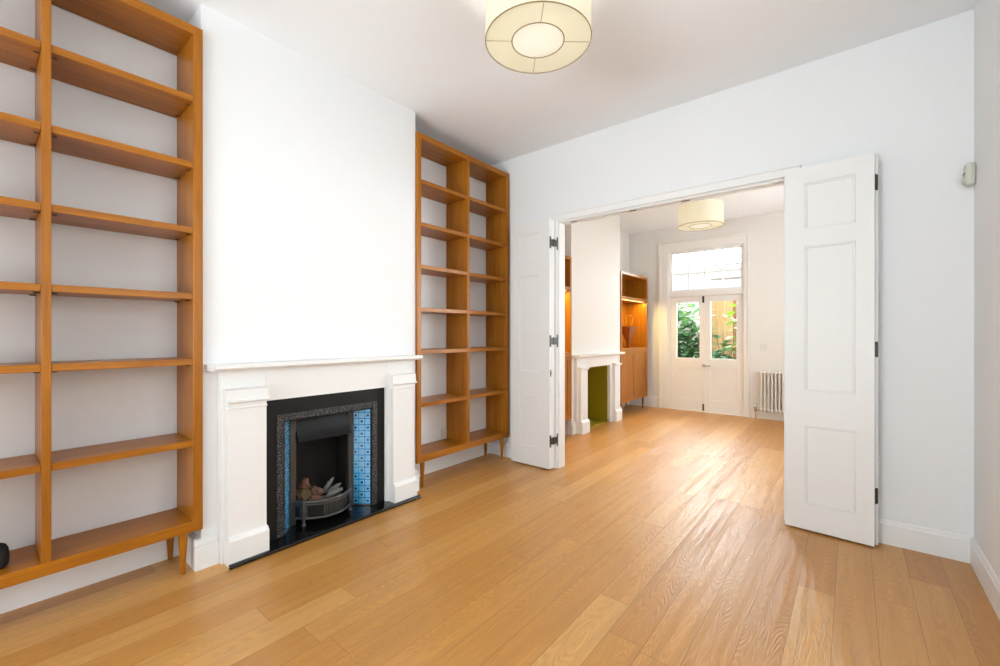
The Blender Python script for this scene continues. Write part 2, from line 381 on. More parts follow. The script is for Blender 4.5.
# ------------------------------------------------------------------ folding doors
LH, LW, LT = 2.308, 0.443, 0.034
def panel(x0, x1, z0, z1, yf):
    """raised bead round a sunk field; yf = front y of the leaf"""
    m = MB()
    m.box(x0 + .004, x1 - .004, yf + 0.010, yf + LT - 0.010, z0 + .004, z1 - .004)
    w = 0.014
    for a, b, c, d in ((x0, x1, z0, z0 + w), (x0, x1, z1 - w, z1), (x0, x0 + w, z0 + w, z1 - w), (x1 - w, x1, z0 + w, z1 - w)):
        m.box(a, b, yf + 0.003, yf + LT - 0.003, c, d, 0.003)
    return m
def leaf(nm, label, loc, rz, mirror=False, hinges=(), latch=False):
    r = thing(nm, label, 'folding door', loc, rz, 'folding door leaves between the rooms', 'structure')
    sl, sr = (0.108, 0.085)
    if mirror: sl, sr = sr, sl
    zs = [(0.175, 0.672), (0.888, 1.806), (1.914, 2.204)]
    m = MB(); z0 = 0.012
    m.box(0, sl, 0, LT, z0, LH).box(LW - sr, LW, 0, LT, z0, LH)
    rails = [(z0, zs[0][0]), (zs[0][1], zs[1][0]), (zs[1][1], zs[2][0]), (zs[2][1], LH)]
    for a, b in rails: m.box(sl, LW - sr, 0, LT, a, b)
    m.build('door_frame', 'door', r)
    for a, b in zs: panel(sl, LW - sr, a, b, 0).build('door_panel', 'door', r)
    for (hx, hy, hz) in hinges: h_hinge(hx, hy, hz).build('hinge', 'bronze', r)
    if latch: MB().box(LW - .002, LW + 0.004, .010, .022, 0.86, 0.92, .001).lathe([(0.004, 0), (.004, .01)], (LW + .003, 0.016, 0.89), 10, 'x').build('latch', 'bronze', r)
    return r
def h_hinge(x, y, z):
    """parliament hinge: two tall flanges joined by a slanted web round the folded leaves"""
    m = MB(); dx, dy = 0.016, 0.082
    m.box(x, x + 0.006, y - 0.016, y + 0.004, z - 0.054, z + 0.054, 0.001)
    m.box(x + dx, x + dx + 0.006, y + dy - 0.002, y + dy + 0.018, z - 0.058, z + 0.058, 0.001)
    m.prism([(x, y), (x + 0.006, y), (x + dx + 0.006, y + dy), (x + dx, y + dy)], 'z', z - 0.03, z + 0.03)
    m.lathe([(0.007, z - .034), (0.007, z + .034)], (x + 0.013, y + 0.036, 0), 12)
    return m
yL = 3.345
leaf('door_1', 'white panelled folding door leaf beside the far bookcase, facing the room', (-2.586, yL, 0), 0, True,
     [(LW, 0.014, z) for z in (0.265, 1.185, 2.09)], True)
leaf('door_2', 'hidden white folding leaf behind the leaf beside the far bookcase', (-2.582, yL + 0.039, 0), 0, True)
rz = math.radians(-3.8)
def off(lx, ly): return (-0.340 + lx * math.cos(rz) - ly * math.sin(rz), 3.352 + lx * math.sin(rz) + ly * math.cos(rz), 0)
def butt(x, y, z): pass
d3 = leaf('door_3', 'large white three-panelled folding door leaf at the right, facing the room', off(0, 0), rz)
for z in (0.30, 1.16, 2.14):
    MB().lathe([(0.006, z - .045), (0.006, z + .045)], (LW + 0.008, LT + 0.003, 0), 10).box(LW, LW + 0.004, 0.008, LT + 0.002, z - .045, z + .045).build('hinge', 'bronze', d3)
leaf('door_4', 'edge of the white folding leaf tucked behind the large right leaf', off(0.014, 0.040), rz)

# ------------------------------------------------------------------ tall bookcases
def bookcase(label, loc, W, D_):
    r = thing('bookcase', label, 'bookcase', loc, 0, 'tall open bookcases either side of the fireplace')
    z0, z1, ts, tb, tt, td = 0.215, 2.865, 0.043, 0.055, 0.045, 0.030
    h = W / 2
    for s in (-1, 1):
        a, b = sorted((s * h, s * (h - ts)))
        MB().box(0, D_, a, b, z0, z1, 0.0015).build('side_panel', 'wood_z', r)
    MB().box(0, D_ - .001, -h + ts, h - ts, z1 - tt, z1, 0.001).build('top_panel', 'wood_y', r)
    MB().box(0, D_ - .001, -h + ts, h - ts, z0, z0 + tb, 0.001).build('bottom_panel', 'wood_y', r)
    MB().box(0, D_ - .001, -td / 2, td / 2, z0 + tb, z1 - tt, 0.001).build('divider', 'wood_z', r)
    for zt in (0.692, 1.12, 1.464, 1.81, 2.152, 2.498):
        for s in (-1, 1):
            a, b = sorted((s * (td / 2 + .001), s * (h - ts - .001)))
            sh = MB().box(0.001, D_ - 0.004, a, b, zt - 0.032, zt, 0.0015).build('shelf', 'wood_y', r)
            for yy, d in ((a, 1), (b, -1)):
                for xx in (0.05, D_ - 0.05):
                    MB().tube([(xx, yy - d * .001, zt - 0.036), (xx, yy + d * 0.02, zt - 0.036)], 0.0032, 8).build('shelf_pin', 'bronze', sh)
    for x in (0.028, D_ - 0.032):
        for s in (-1, 1):
            MB().lathe([(0.010, 0), (0.011, 0.004), (0.021, z0 - .002), (0.021, z0)], (x, s * (h - 0.08), 0), 20).build('leg', 'wood_z', r, 40)
    return r
WL, WF = 1.148, 1.19
bookcase('tall cherry wood open bookcase with a small black speaker on its bottom shelf', (XL + .005, BR0 - 0.002 - WL / 2, 0), WL, 0.285)
bookcase('tall cherry wood open bookcase between the chimney breast and the folding doors', (XL + .005, BR1 + 0.003 + WF / 2, 0), WF, 0.274)

# speaker on the near bookcase
sp_ = thing('smart_speaker', 'small black fabric speaker with silver ring on the bottom shelf', 'speaker', (-2.775, 0.048, 0.27))
pr = [(0.030, 0.0), (0.046, 0.003), (0.054, 0.012), (0.056, 0.04), (0.053, 0.075), (0.047, 0.09), (0.036, 0.097), (0.02, 0.099)]
MB().lathe(pr, n=40).build('body', 'fabric_black', sp_, 50)
ang = math.atan2(-0.05, 2.77)
c = Vector((0.0555 * math.cos(-0.2), 0.0555 * math.sin(-0.2), 0.043))
pts = []
for k in range(28):
    a = 2 * PI * k / 28; th = -0.15 + 0.42 * math.cos(a); z = 0.035 + 0.011 * math.sin(a)
    pts.append((0.0565 * math.cos(th), 0.0565 * math.sin(th), z))
MB().tube(pts, 0.0018, 6, True).build('ring', 'chrome', sp_)
MB().lathe([(0.03, 0.0985), (0.03, 0.1005)], n=28).build('top_button', 'dark', sp_)

# wall socket behind the far bookcase
sk = thing('wall_socket', 'white wall socket seen through the lowest left bay of the far bookcase', 'socket', (XL, 2.80, 0.325))
MB().box(0, 0.009, -0.043, 0.043, -0.043, 0.043, 0.003).build('plate', 'plastic', sk)
MB().box(0.009, 0.013, -0.032, -0.022, 0.012, 0.03, 0.001).build('switch', 'plastic', sk)

# ------------------------------------------------------------------ fireplace in the front room
YC = 1.508
mp = thing('mantelpiece', 'white painted mantelpiece with plain pilasters around the black fireplace', 'mantelpiece', (XB, YC, 0))
f0 = 0.055                                         # face of the surround in front of the breast
hs0 = 0.0005                                       # hearth top under the legs
MB().box(0, f0, -0.653, -0.418, hs0, 1.055, 0.002).box(0, f0, 0.418, 0.653, hs0, 1.055, 0.002).box(0, f0, -0.418, 0.418, 0.860, 1.055).build('surround', 'mantel', mp)
sh = MB().prism([(0, 1.053), (0.118, 1.053), (0.128, 1.058), (0.14, 1.066), (0.14, 1.08), (0.136, 1.086), (0, 1.086)], 'y', -0.708, 0.692)
sh.build('mantel_shelf', 'mantel', mp)
for s in (-1, 1):
    yc = s * 0.5375; hw = 0.0975
    pl = MB().box(f0, 0.106, yc - hw, yc + hw, 0.15, 0.845, 0.002).build('pilaster', 'mantel', mp)
    MB().prism([(f0, hs0), (0.134, hs0), (0.134, 0.138), (0.122, 0.152), (0.108, 0.158), (f0, 0.158)], 'y', yc - hw - 0.004, yc + hw + 0.004).build('plinth', 'mantel', pl)
    cp = MB().box(f0, 0.112, yc - hw - .004, yc + hw + .004, 0.84, 0.852, 0.003)
    cp.prism([(f0, 0.872), (0.112, 0.872), (0.13, 0.88), (0.13, 0.886), (0.114, 0.892), (0.114, 0.945), (f0, 0.95)], 'y', yc - hw - .01, yc + hw + .01)
    cp.box(f0, 0.108, yc - hw, yc + hw, 0.85, 0.874)
    cp.build('capital', 'mantel', pl)

hb = thing('hearth', 'polished black hearth slab with rounded front edge', 'hearth', (XB, YC, 0))
pr = [(-0.24, 0.0005)] + [(0.148 + 0.011 * math.sin(a), 0.0115 - 0.011 * math.cos(a)) for a in [PI * k / 8 for k in range(9)]] + [(-0.24, 0.0225)]
m = MB().prism([p for p in pr if p[0] > 0] + [(0.1345, 0.0225), (0.1345, 0.0005)], 'y', -0.643, 0.657)
m.box(0.0565, 0.1345, -0.432, 0.432, 0.0005, 0.0225).box(0.001, 0.0565, -0.4165, 0.4165, 0.0005, 0.0225)
m.build('front_slab', 'granite', hb, 40)
MB().box(-0.24, 0.001, -0.414, 0.414, 0.0005, 0.0225).build('back_slab', 'granite', hb)

fi = thing('fireplace_insert', 'black cast iron fireplace with blue tiled cheeks', 'fireplace', (XB, YC, 0))
z_h = 0.023
# local x: 0 = breast plane; plate front at +0.030
MB().box(-0.02, 0.030, -0.4165, -0.352, z_h, 0.859).box(-0.02, 0.030, 0.352, 0.4165, z_h, 0.859).box(-0.02, 0.030, -0.352, 0.352, 0.764, 0.859).build('backing_plate', 'iron', fi)
def frame_band(y0, y1, z0, z1, w, x0, x1):
    m = MB(); m.box(x0, x1, y0, y0 + w, z0, z1, 0.003).box(x0, x1, y1 - w, y1, z0, z1, 0.003).box(x0, x1, y0 + w, y1 - w, z1 - w, z1, 0.003); return m
frame_band(-0.352, 0.352, z_h, 0.764, 0.040, 0.0, 0.036).build('beaded_frame', 'beads', fi)
frame_band(-0.312, 0.312, z_h, 0.724, 0.010, -0.01, 0.030).build('inner_bead', 'iron', fi)
# splayed tile cheeks from (x .024, y .302) to (x -.078, y .222)
ox, oy, ixx, iy_ = 0.022, 0.302, -0.078, 0.224
clen = math.hypot(ox - ixx, oy - iy_)
for s in (-1, 1):
    if s > 0: a = math.atan2(oy - iy_, ox - ixx); base = (ixx, iy_, 0.032)
    else: a = math.atan2(-(oy - iy_), ox - ixx); base = (ixx, -iy_, 0.032)
    m = MB().box(0, clen, *( (0, 0.012) if s > 0 else (-0.012, 0)), 0, 0.69)
    m.build('tile_cheek', 'tile', fi, None, base, (0, 0, a))
    m = MB().box(-0.006, clen + 0.004, *((-0.006, 0.016) if s > 0 else (-0.016, 0.006)), -0.009, 0, 0.001)
    m.build('cheek_sill', 'steel', fi, None, base, (0, 0, a))
# inner casting round the fire opening
m = MB()
for s in (-1, 1):
    a, b = sorted((s * 0.226, s * 0.186)); m.box(-0.10, -0.066, a, b, z_h, 0.722, 0.006, 2)
m.box(-0.10, -0.062, -0.226, 0.226, 0.70, 0.724, 0.003)
m.build('inner_frame', 'steel', fi)
MB().box(-0.10, 0.016, -0.302, 0.302, 0.7245, 0.738).build('head_plate', 'iron', fi)
# hood plate, bulging, with a rolled lip
hp = [(-0.098, 0.70), (-0.082, 0.70), (-0.068, 0.63), (-0.045, 0.575), (-0.030, 0.562), (-0.030, 0.553), (-0.046, 0.55), (-0.066, 0.562), (-0.086, 0.62)]
MB().prism(hp, 'y', -0.186, 0.186).build('hood', 'iron', fi, 35)
# firebox: open-fronted box
m = MB()
m.box(-0.252, -0.244, -0.2, 0.2, z_h, 0.70).box(-0.244, -0.1, -0.2, -0.190, z_h, 0.70).box(-0.244, -0.1, 0.190, 0.2, z_h, 0.70).box(-0.244, -0.1, -0.19, 0.19, 0.68, 0.70)
m.build('firebox', 'iron_soot', fi)
# bowed basket front
def bow(yn, x_out=0.062, x_in=-0.078): return x_in + (x_out - x_in) * (1 - abs(yn) ** 2.3)
ys = [-0.205 + 0.41 * k / 28 for k in range(29)]
def rail(z, r, dx=0): return MB().tube([(bow(y / 0.205) + dx, y, z) for y in ys], r, 8)
gr = MB()
for zz, r in ((0.172, 0.011), (0.155, 0.006), (0.068, 0.008)):
    gr.tube([(bow(y / 0.205), y, zz) for y in ys], r, 8)
grate = gr.build('grate_rail', 'steel', fi, 60)
# solid band behind the fret
bm = bmesh.new(); rows = []
for dx, z in ((-0.006, 0.07), (-0.006, 0.165), (-0.014, 0.165), (-0.014, 0.07)):
    rows.append([bm.verts.new((bow(y / 0.205) + dx, y, z)) for y in ys])
for i in range(4):
    for k in range(28): bm.faces.new((rows[i][k], rows[i][k + 1], rows[(i + 1) % 4][k + 1], rows[(i + 1) % 4][k]))
bmesh.ops.recalc_face_normals(bm, faces=bm.faces[:])
MB().add(bm).build('grate_band', 'iron', fi, 50)
for k, yy in enumerate([-0.175, -0.15, -0.06, -0.045, -0.03, -0.015, 0.0, 0.015, 0.03, 0.045, 0.06, 0.15, 0.175]):
    x = bow(yy / 0.205)
    MB().tube([(x - .002, yy, 0.078), (x + 0.002, yy, 0.1), (x + 0.002, yy, 0.13), (x - .002, yy, 0.152)], [0.004, 0.005, 0.005, 0.004], 8).build('grate_bar', 'steel', fi, 60)
for s in (-1, 1):
    MB().lathe([(0.013, z_h), (0.013, 0.03), (0.008, 0.036), (0.010, 0.06), (0.014, 0.07), (0.014, 0.165), (0.009, 0.178), (0.011, 0.186), (0.004, 0.194)], (bow(0.8) + .006, s * 0.164, 0), 16).build('grate_foot', 'steel', fi, 50)
MB().prism([(bow(y / 0.205) - 0.02, y) for y in ys] + [(-0.24, 0.19), (-0.24, -0.19)], 'z', 0.074, 0.088).build('grate_bed', 'iron_dark', fi)

# coals and ash-white embers heaped in the basket
def lump(sx, sy, sz, seed, rough=0.28):
    rnd = random.Random(seed); bm = bmesh.new(); bmesh.ops.create_icosphere(bm, subdivisions=3, radius=1.0)
    ph = [(Vector((rnd.uniform(-1, 1), rnd.uniform(-1, 1), rnd.uniform(-1, 1))).normalized(), rnd.uniform(2, 7), rnd.uniform(0, 6)) for _ in range(7)]
    for v in bm.verts:
        n = v.co.normalized(); k = 1 + sum(rough / 4 * math.sin(f * n.dot(d) * 2 + p) for d, f, p in ph)
        v.co = Vector((n.x * sx * k, n.y * sy * k, n.z * sz * k))
    return MB().add(bm)
coals = [(-0.10, -0.135, 0.127, .045, .042, .04), (-0.085, -0.062, 0.13, .045, .04, .042), (-0.17, -0.11, 0.127, .04, .042, .04),
         (-0.13, -0.105, 0.178, .046, .046, .036), (-0.17, -0.035, 0.13, .042, .04, .042), (-0.11, -0.045, 0.182, .04, .04, .032), (-0.055, -0.12, 0.122, .028, .03, .03), (-0.035, -0.05, 0.122, .028, .03, .03),
         (-0.165, -0.085, 0.228, .036, .04, .03)]
for i, (x, y, z, a, b, c_) in enumerate(coals):
    o = lump(a * 1.05, b * 1.05, c_ * 1.1, 30 + i).build('coal', 'coal' if i % 3 else 'coal2', None, 60, (XB + x, YC + y, z), (0.2 * i, 0.1 * i, 0.7 * i))
    tag(o, 'pinkish brown coal heaped in the left of the grate', 'coal', 'coals in the left of the grate')
embers = [(-0.03, 0.055, 0.112, 0.045, .018, .018, 0.4, 0.0), (-0.07, 0.115, 0.112, .05, .018, .018, -.5, 0.1), (-0.11, 0.05, 0.114, .05, .02, .02, .9, 0.05), (-0.15, 0.12, 0.115, .05, .02, .02, -.2, 0.1),
          (-0.085, 0.085, 0.152, .055, .016, .016, 1.3, -0.25), (-0.125, 0.10, 0.165, .06, .015, .016, .6, -0.6), (-0.155, 0.075, 0.185, .06, .015, .015, .9, -0.95)]
for i, (x, y, z, a, b, c_, rz_, ry_) in enumerate(embers):
    o = lump(a, b, c_, 60 + i, 0.35).build('ember', 'ash', None, 40, (XB + x, YC + y, z), (0, ry_, rz_))
    tag(o, 'ash white ember stick lying in the right of the grate', 'ember', 'embers in the right of the grate')

# ------------------------------------------------------------------ drum pendants
def pendant(label, loc, drop_top=0.26):
    r = thing('pendant_lamp', label, 'ceiling lamp', loc, 0, 'cream drum ceiling lamps')
    R, H_ = 0.25, 0.255
    MB().lathe([(R, 0.0), (R, H_), (R - .002, H_), (R - .002, 0.0), (R, 0.0)], n=64, cap=False).build('shade', 'shade', r, 60)
    d = MB().lathe([(R - .004, 0.004), (0.124, 0.004), (0.124, 0.006), (R - .004, 0.006), (R - .004, 0.004)], n=64, cap=False).build('base_ring', 'shade', r, 60)
    for k in range(4):
        a = k * PI / 2 + 0.70
        MB().tube([(0.126 * math.cos(a), 0.126 * math.sin(a), 0.003), ((R - .005) * math.cos(a), (R - .005) * math.sin(a), 0.003)], 0.0012, 6).build('seam', 'piping', d)
    MB().tube([(R * math.cos(2 * PI * k / 64), R * math.sin(2 * PI * k / 64), 0.002) for k in range(64)], 0.0026, 6, True).build('edge_binding', 'piping', r)
    MB().tube([(0.124 * math.cos(2 * PI * k / 48), 0.124 * math.sin(2 * PI * k / 48), 0.004) for k in range(48)], 0.0026, 6, True).build('diffuser_rim', 'piping', r)
    MB().lathe([(0.1225, 0.004), (0.1225, 0.006)], n=48).build('diffuser', 'diffuser', r)
    top = ZC - loc[2]
    MB().lathe([(0.06, top - .022), (0.06, top - .004), (0.055, top)], n=32).lathe([(0.008, H_ - 0.03), (0.008, top - .02)], n=12).build('ceiling_rose', 'plastic', r, 40)
    sp = MB()
    for k in range(3):
        a = 2 * PI * k / 3
        sp.tube([(0, 0, H_ - 0.012), ((R - .002) * math.cos(a), (R - .002) * math.sin(a), H_ - 0.004)], 0.003, 6)
    sp.build('spider', 'chrome', r)
    MB().lathe([(0.012, 0.10), (0.03, 0.115), (0.034, 0.14), (0.03, 0.165), (0.018, 0.19), (0.018, 0.22)], n=20).build('bulb', 'bulb', r, 60)
    return r
L1, L2 = (-1.163, 1.712, 2.645), (-1.415, 5.55, 2.545)
pendant('large cream drum ceiling lamp over the front room with the black fireplace', L1)
pendant('cream drum ceiling lamp in the back room, before the garden doors', L2)

# movement sensor high in the corner
se = thing('movement_sensor', 'cream movement sensor fixed high in the corner of the front room', 'alarm sensor', (0.4930, 3.414, 2.112), math.radians(-90))
bm = bmesh.new(); bmesh.ops.create_cube(bm, size=1.0)
for v in bm.verts: v.co = Vector((v.co.x * 0.058, v.co.y * 0.042, v.co.z * 0.125))
bmesh.ops.bevel(bm, geom=bm.edges[:], offset=0.017, segments=4, profile=0.5, affect='EDGES')
MB().add(bm).build('housing', 'sensor', se, 60)
MB().box(-0.026, 0.02, -0.0225, -0.019, 0.004, 0.009).build('slot', 'dark', se)
MB().lathe([(0.024, -0.0215), (0.022, -0.026), (0.012, -0.03)], (0, 0, -0.03), 24, 'y').build('lens', 'sensor', se, 60)

# ------------------------------------------------------------------ back room fireplace
YC2 = 5.397
mp2 = thing('mantelpiece', 'small cream mantelpiece around the olive fireplace in the back room', 'mantelpiece', (XB, YC2, 0))
MB().box(0, 0.04, -0.615, -0.338, 0, 0.955, 0.002).box(0, 0.04, 0.338, 0.615, 0, 0.955, 0.002).box(0, 0.04, -0.338, 0.338, 0.815, 0.955).build('surround', 'mantel', mp2)
MB().prism([(0, 0.953), (0.09, 0.953), (0.11, 0.966), (0.11, 0.986), (0, 0.986)], 'y', -0.675, 0.70).build('mantel_shelf', 'mantel', mp2)
for s in (-1, 1):
    yc = s * 0.50; hw = 0.088
    pl = MB().box(0.04, 0.082, yc - hw, yc + hw, 0.15, 0.8, 0.002).build('pilaster', 'mantel', mp2)
    MB().prism([(0.04, 0), (0.108, 0), (0.108, 0.14), (0.088, 0.165), (0.04, 0.165)], 'y', yc - hw - .008, yc + hw + .008).build('plinth', 'mantel', pl)
    MB().prism([(0.04, 0.79), (0.088, 0.795), (0.1, 0.81), (0.1, 0.825), (0.04, 0.84)], 'y', yc - hw - .012, yc + hw + .012).build('capital', 'mantel', pl)
ol = thing('fireplace_lining', 'olive green painted lining of the back room fireplace', 'fireplace', (XB, YC2, 0))
MB().box(-0.33, -0.318, -0.335, 0.335, 0.004, 0.812).build('back', 'olive', ol)
for s in (-1, 1):
    a, b = sorted((s * 0.3365, s * 0.3265)); MB().box(-0.318, -0.001, a, b, 0.004, 0.812).build('cheek', 'olive', ol)
MB().box(-0.318, -0.001, -0.3265, 0.3265, 0.8, 0.812).build('head', 'olive', ol)
MB().box(-0.318, 0.0, -0.3265, 0.3265, 0.0005, 0.010).build('base', 'olive', ol)

# ------------------------------------------------------------------ lit cabinets either side of it
def cabinet(label, loc, W, D):
    r = thing('cabinet', label, 'cabinet', loc, 0, 'lit cherry wood cabinets in the back room')
    h = W / 2; z0, z1, t_ = 0.2, 2.2, 0.035
    for s in (-1, 1):
        a, b = sorted((s * h, s * (h - t_))); MB().box(0, D, a, b, z0, z1, .0015).build('side_panel', 'wood_z', r)
    i = h - t_
    MB().box(0, D - .001, -i, i, z1 - t_, z1).build('top_panel', 'wood_y', r)
    MB().box(0, D - .001, -i, i, z0, z0 + t_).build('bottom_panel', 'wood_y', r)
    MB().box(0.0, 0.014, -i, i, z0 + t_, z1 - t_).build('back_panel', 'wood_z', r)
    MB().box(0.014, D - .003, -i, i, 1.79, 1.828, .0015).build('shelf', 'wood_y', r)
    MB().box(0.014, D - .001, -i, i, 0.99, 1.028, .0015).build('counter', 'wood_y', r)
    MB().box(D - 0.075, D - 0.045, -i + .02, i - .02, 1.778, 1.7895).build('light_strip', 'led', r)
    for s in (-1, 1):
        a, b = sorted((s * 0.002, s * (i - .001)))
        w = 0.055; m = MB()
        m.box(D - .024, D - .002, a, a + w, z0 + t_ + .002, .988, .001).box(D - .024, D - .002, b - w, b, z0 + t_ + .002, .988, .001)
        m.box(D - .024, D - .002, a + w, b - w, z0 + t_ + .002, z0 + t_ + w, .001).box(D - .024, D - .002, a + w, b - w, .988 - w, .988, .001)
        d = m.build('door', 'wood_z', r)
        MB().box(D - .018, D - .009, a + w, b - w, z0 + t_ + w, .988 - w).build('door_field', 'wood_z', d)
    for x in (0.04, D - 0.045):
        for s in (-1, 1):
            MB().lathe([(0.009, 0), (0.02, z0)], (x, s * (h - 0.10), 0), 16).build('leg', 'wood_dark', r, 40)
    return r
DC = 0.380
cabinet('cherry wood cabinet with lit alcove beside the garden doors', (XL2 + .006, 6.704, 0), 1.08, DC)
cabinet('cherry wood cabinet half hidden behind the left folding doors, with lit alcove', (XL2 + .006, 4.10, 0), 1.184, DC)

# inverted-pyramid vessel with bent rods standing in the lit alcove
vs = thing('vase', 'dark wooden inverted pyramid vase standing in the lit cabinet alcove', 'vase', (-2.83, 6.79, 1.0285))
bm = bmesh.new()
lv = [(0.045, 0.07, 0.0), (0.045, 0.07, 0.012), (0.014, 0.02, 0.03), (0.018, 0.03, 0.07), (0.085, 0.155, 0.335), (0.085, 0.155, 0.345), (0.078, 0.145, 0.345), (0.02, 0.04, 0.12)]
rows = [[bm.verts.new((sx * a, sy * b, z)) for sx, sy in ((-1, -1), (1, -1), (1, 1), (-1, 1))] for a, b, z in lv]
for A, B in zip(rows, rows[1:]):
    for k in range(4): bm.faces.new((A[k], A[(k + 1) % 4], B[(k + 1) % 4], B[k]))
bm.faces.new(rows[0][::-1]); bm.faces.new(rows[-1]); bmesh.ops.recalc_face_normals(bm, faces=bm.faces[:])
MB().add(bm).build('body', 'wood_dark', vs)
for pts in ([(0, -0.03, 0.13), (0, -0.12, 0.37), (0, -0.19, 0.50)], [(0, -0.01, 0.13), (0, -0.09, 0.40), (0, -0.03, 0.52), (0, 0.12, 0.53)], [(0, 0.03, 0.13), (0, 0.12, 0.37), (0, 0.20, 0.52)], [(0, 0.02, 0.13), (0, 0.16, 0.42), (0, 0.21, 0.48), (0, 0.28, 0.40)]):
    MB().tube(pts, 0.0045, 6).build('rod', 'wood_y', vs)

# ------------------------------------------------------------------ garden doors
m = MB()
m.box(-2.50, DX0 + .012, YW - 0.022, YW, 0, DZ1 - 0.012, .003).box(DX1 - .012, -1.215, YW - 0.022, YW, 0, DZ1 - 0.012, .003).box(-2.50, -1.215, YW - 0.022, YW, DZ1 - 0.012, DZ1 + 0.11, .003)
for x0, x1 in ((-2.545, -2.50), (-1.215, -1.195)): m.box(x0, x1, YW - 0.034, YW, 0, DZ1 + 0.11, .003)
m.box(-2.545, -1.195, YW - 0.04, YW, DZ1 + 0.11, DZ1 + 0.135, .004)
struct('trim_3', m, 'cream', 'cream architrave round the garden doors', 'architrave')
m = MB().box(DX0, DX0 + .035, YW, YW + .2, 0, DZ1).box(DX1 - .028, DX1, YW, YW + .2, 0, DZ1).box(DX0 + .035, DX1 - .028, YW, YW + .2, DZ1 - .03, DZ1).box(DX0 + .035, DX1 - .028, YW + .0, YW + .2, 1.865, 1.935)
struct('trim_4', m, 'cream', 'cream door frame with transom rail', 'door frame')
wi = thing('window_1', 'white eight-pane transom window above the garden doors', 'window', (0, YW + 0.03, 0), 0, None, 'structure')
x0, x1, z0, z1 = DX0 + .036, DX1 - .029, 1.936, DZ1 - .031
s_ = 0.034
MB().box(x0, x0 + s_, 0, .04, z0, z1).box(x1 - s_, x1, 0, .04, z0, z1).box(x0 + s_, x1 - s_, 0, .04, z0, z0 + s_ + .012).box(x0 + s_, x1 - s_, 0, .04, z1 - s_, z1).build('window_frame', 'trim', wi)
m = MB()
for k in (1, 2, 3):
    xx = x0 + s_ + (x1 - x0 - 2 * s_) * k / 4; m.box(xx - .011, xx + .011, 0.006, .034, z0 + s_ + .012, z1 - s_)
zm = z0 + 0.30
m.box(x0 + s_, x1 - s_, 0.008, .032, zm - .010, zm + .010); m.build('glazing_bar', 'trim', wi)
MB().box(x0 + s_ - .002, x1 - s_ + .002, 0.018, .022, z0 + s_, z1 - s_ + .002).build('pane', 'glass', wi)
def gdoor(nm, label, x0, x1, gx0, gx1, lever):
    r = thing(nm, label, 'garden door', (0, YW + 0.025, 0), 0, 'pair of glazed garden doors', 'structure')
    zt = 1.862; zb = 0.008
    m = MB().box(x0, gx0, 0, .045, zb, zt, .001).box(gx1, x1, 0, .045, zb, zt, .001)
    for a, b in ((zb, 0.19), (0.69, 0.845), (1.785, zt)): m.box(gx0, gx1, 0, .045, a, b)
    m.build('door_frame', 'cream', r)
    p = MB().box(gx0 - .002, gx1 + .002, 0.014, .03, 0.188, 0.692)
    for a, b, c, d in ((gx0, gx1, .19, .202), (gx0, gx1, .678, .69), (gx0, gx0 + .012, .202, .678), (gx1 - .012, gx1, .202, .678)): p.box(a, b, .004, .014, c, d)
    p.build('door_panel', 'cream', r)
    b_ = MB()
    for a, b, c, d in ((gx0, gx1, .845, .859), (gx0, gx1, 1.771, 1.785), (gx0, gx0 + .014, .859, 1.771), (gx1 - .014, gx1, .859, 1.771)): b_.box(a, b, .004, .04, c, d)
    b_.build('glazing_bead', 'trim', r)
    MB().box(gx0 + .012, gx1 - .012, .02, .024, .857, 1.773).build('pane', 'glass', r)
    if lever:
        m = MB().lathe([(0.026, -0.008), (0.026, 0.0)], (gx1 + 0.05, 0, 0.745), 20, 'y').tube([(gx1 + .05, -0.006, .745), (gx1 + .05, -0.05, .745), (gx1 + .07, -.055, .745), (gx1 + .16, -.052, .742)], 0.009, 8)
        m.build('handle', 'chrome', r, 50)
        MB().box(gx1 + .03, gx1 + .058, -0.012, 0.0, 1.75, 1.858, .002).build('bolt', 'dark', r)
        MB().box(gx1 + .03, gx1 + .055, -0.012, 0.0, 0.02, 0.13, .002).build('bolt', 'bronze', r)
    return r
MX = -1.828
gdoor('door_5', 'left glazed garden door with lever handle and bolts', DX0 + .037, MX - .001, -2.275, -1.892, True)
gdoor('door_6', 'right glazed garden door nearest the radiator', MX + .001, DX1 - .030, -1.752, -1.362, False)
struct('trim_5', MB().box(DX0 + .035, DX1 - .028, YW, YW + .2, 0.0, 0.0075), 'trim', 'low sill under the garden doors', 'threshold')

# switch by the garden doors
sw = thing('light_switch', 'small white light switch on the wall above the radiator', 'light switch', (-1.012, YW, 1.065))
MB().box(-0.044, 0.044, -0.009, 0, -0.044, 0.044, .003).build('plate', 'plastic', sw)
MB().box(-0.012, 0.012, -0.014, -0.009, -0.018, 0.018, .002).build('rocker', 'plastic', sw)

# column radiator
ra = thing('radiator', 'white column radiator on the wall beside the garden doors', 'radiator', (-1.05, YW - 0.075, 0))
NCOL = 24
for k in range(NCOL):
    x = 0.0225 + k * 0.045; m = MB()
    for y in (-0.033, 0.033):
        m.tube([(x, y, 0.15), (x, y, 0.68)], 0.0125, 10)
    m.lathe([(0.006, -0.052), (0.018, -0.045), (0.0225, -0.03), (0.0225, 0.03), (0.018, 0.045), (0.006, 0.052)], (x, 0, 0.685), 12, 'y')
    m.lathe([(0.006, -0.052), (0.018, -0.045), (0.0225, -0.03), (0.0225, 0.03), (0.018, 0.045), (0.006, 0.052)], (x, 0, 0.145), 12, 'y')
    m.build('column', 'rad', ra, 50)
m = MB()
for x in (0.06, 0.95): m.box(x - .015, x + .015, -0.02, 0.073, 0.098, 0.125, .002)
m.build('bracket', 'rad', ra)
m = MB().tube([(-0.055, 0, 0.002), (-0.055, 0, 0.11)], 0.008, 10); m.build('pipe', 'chrome', ra)
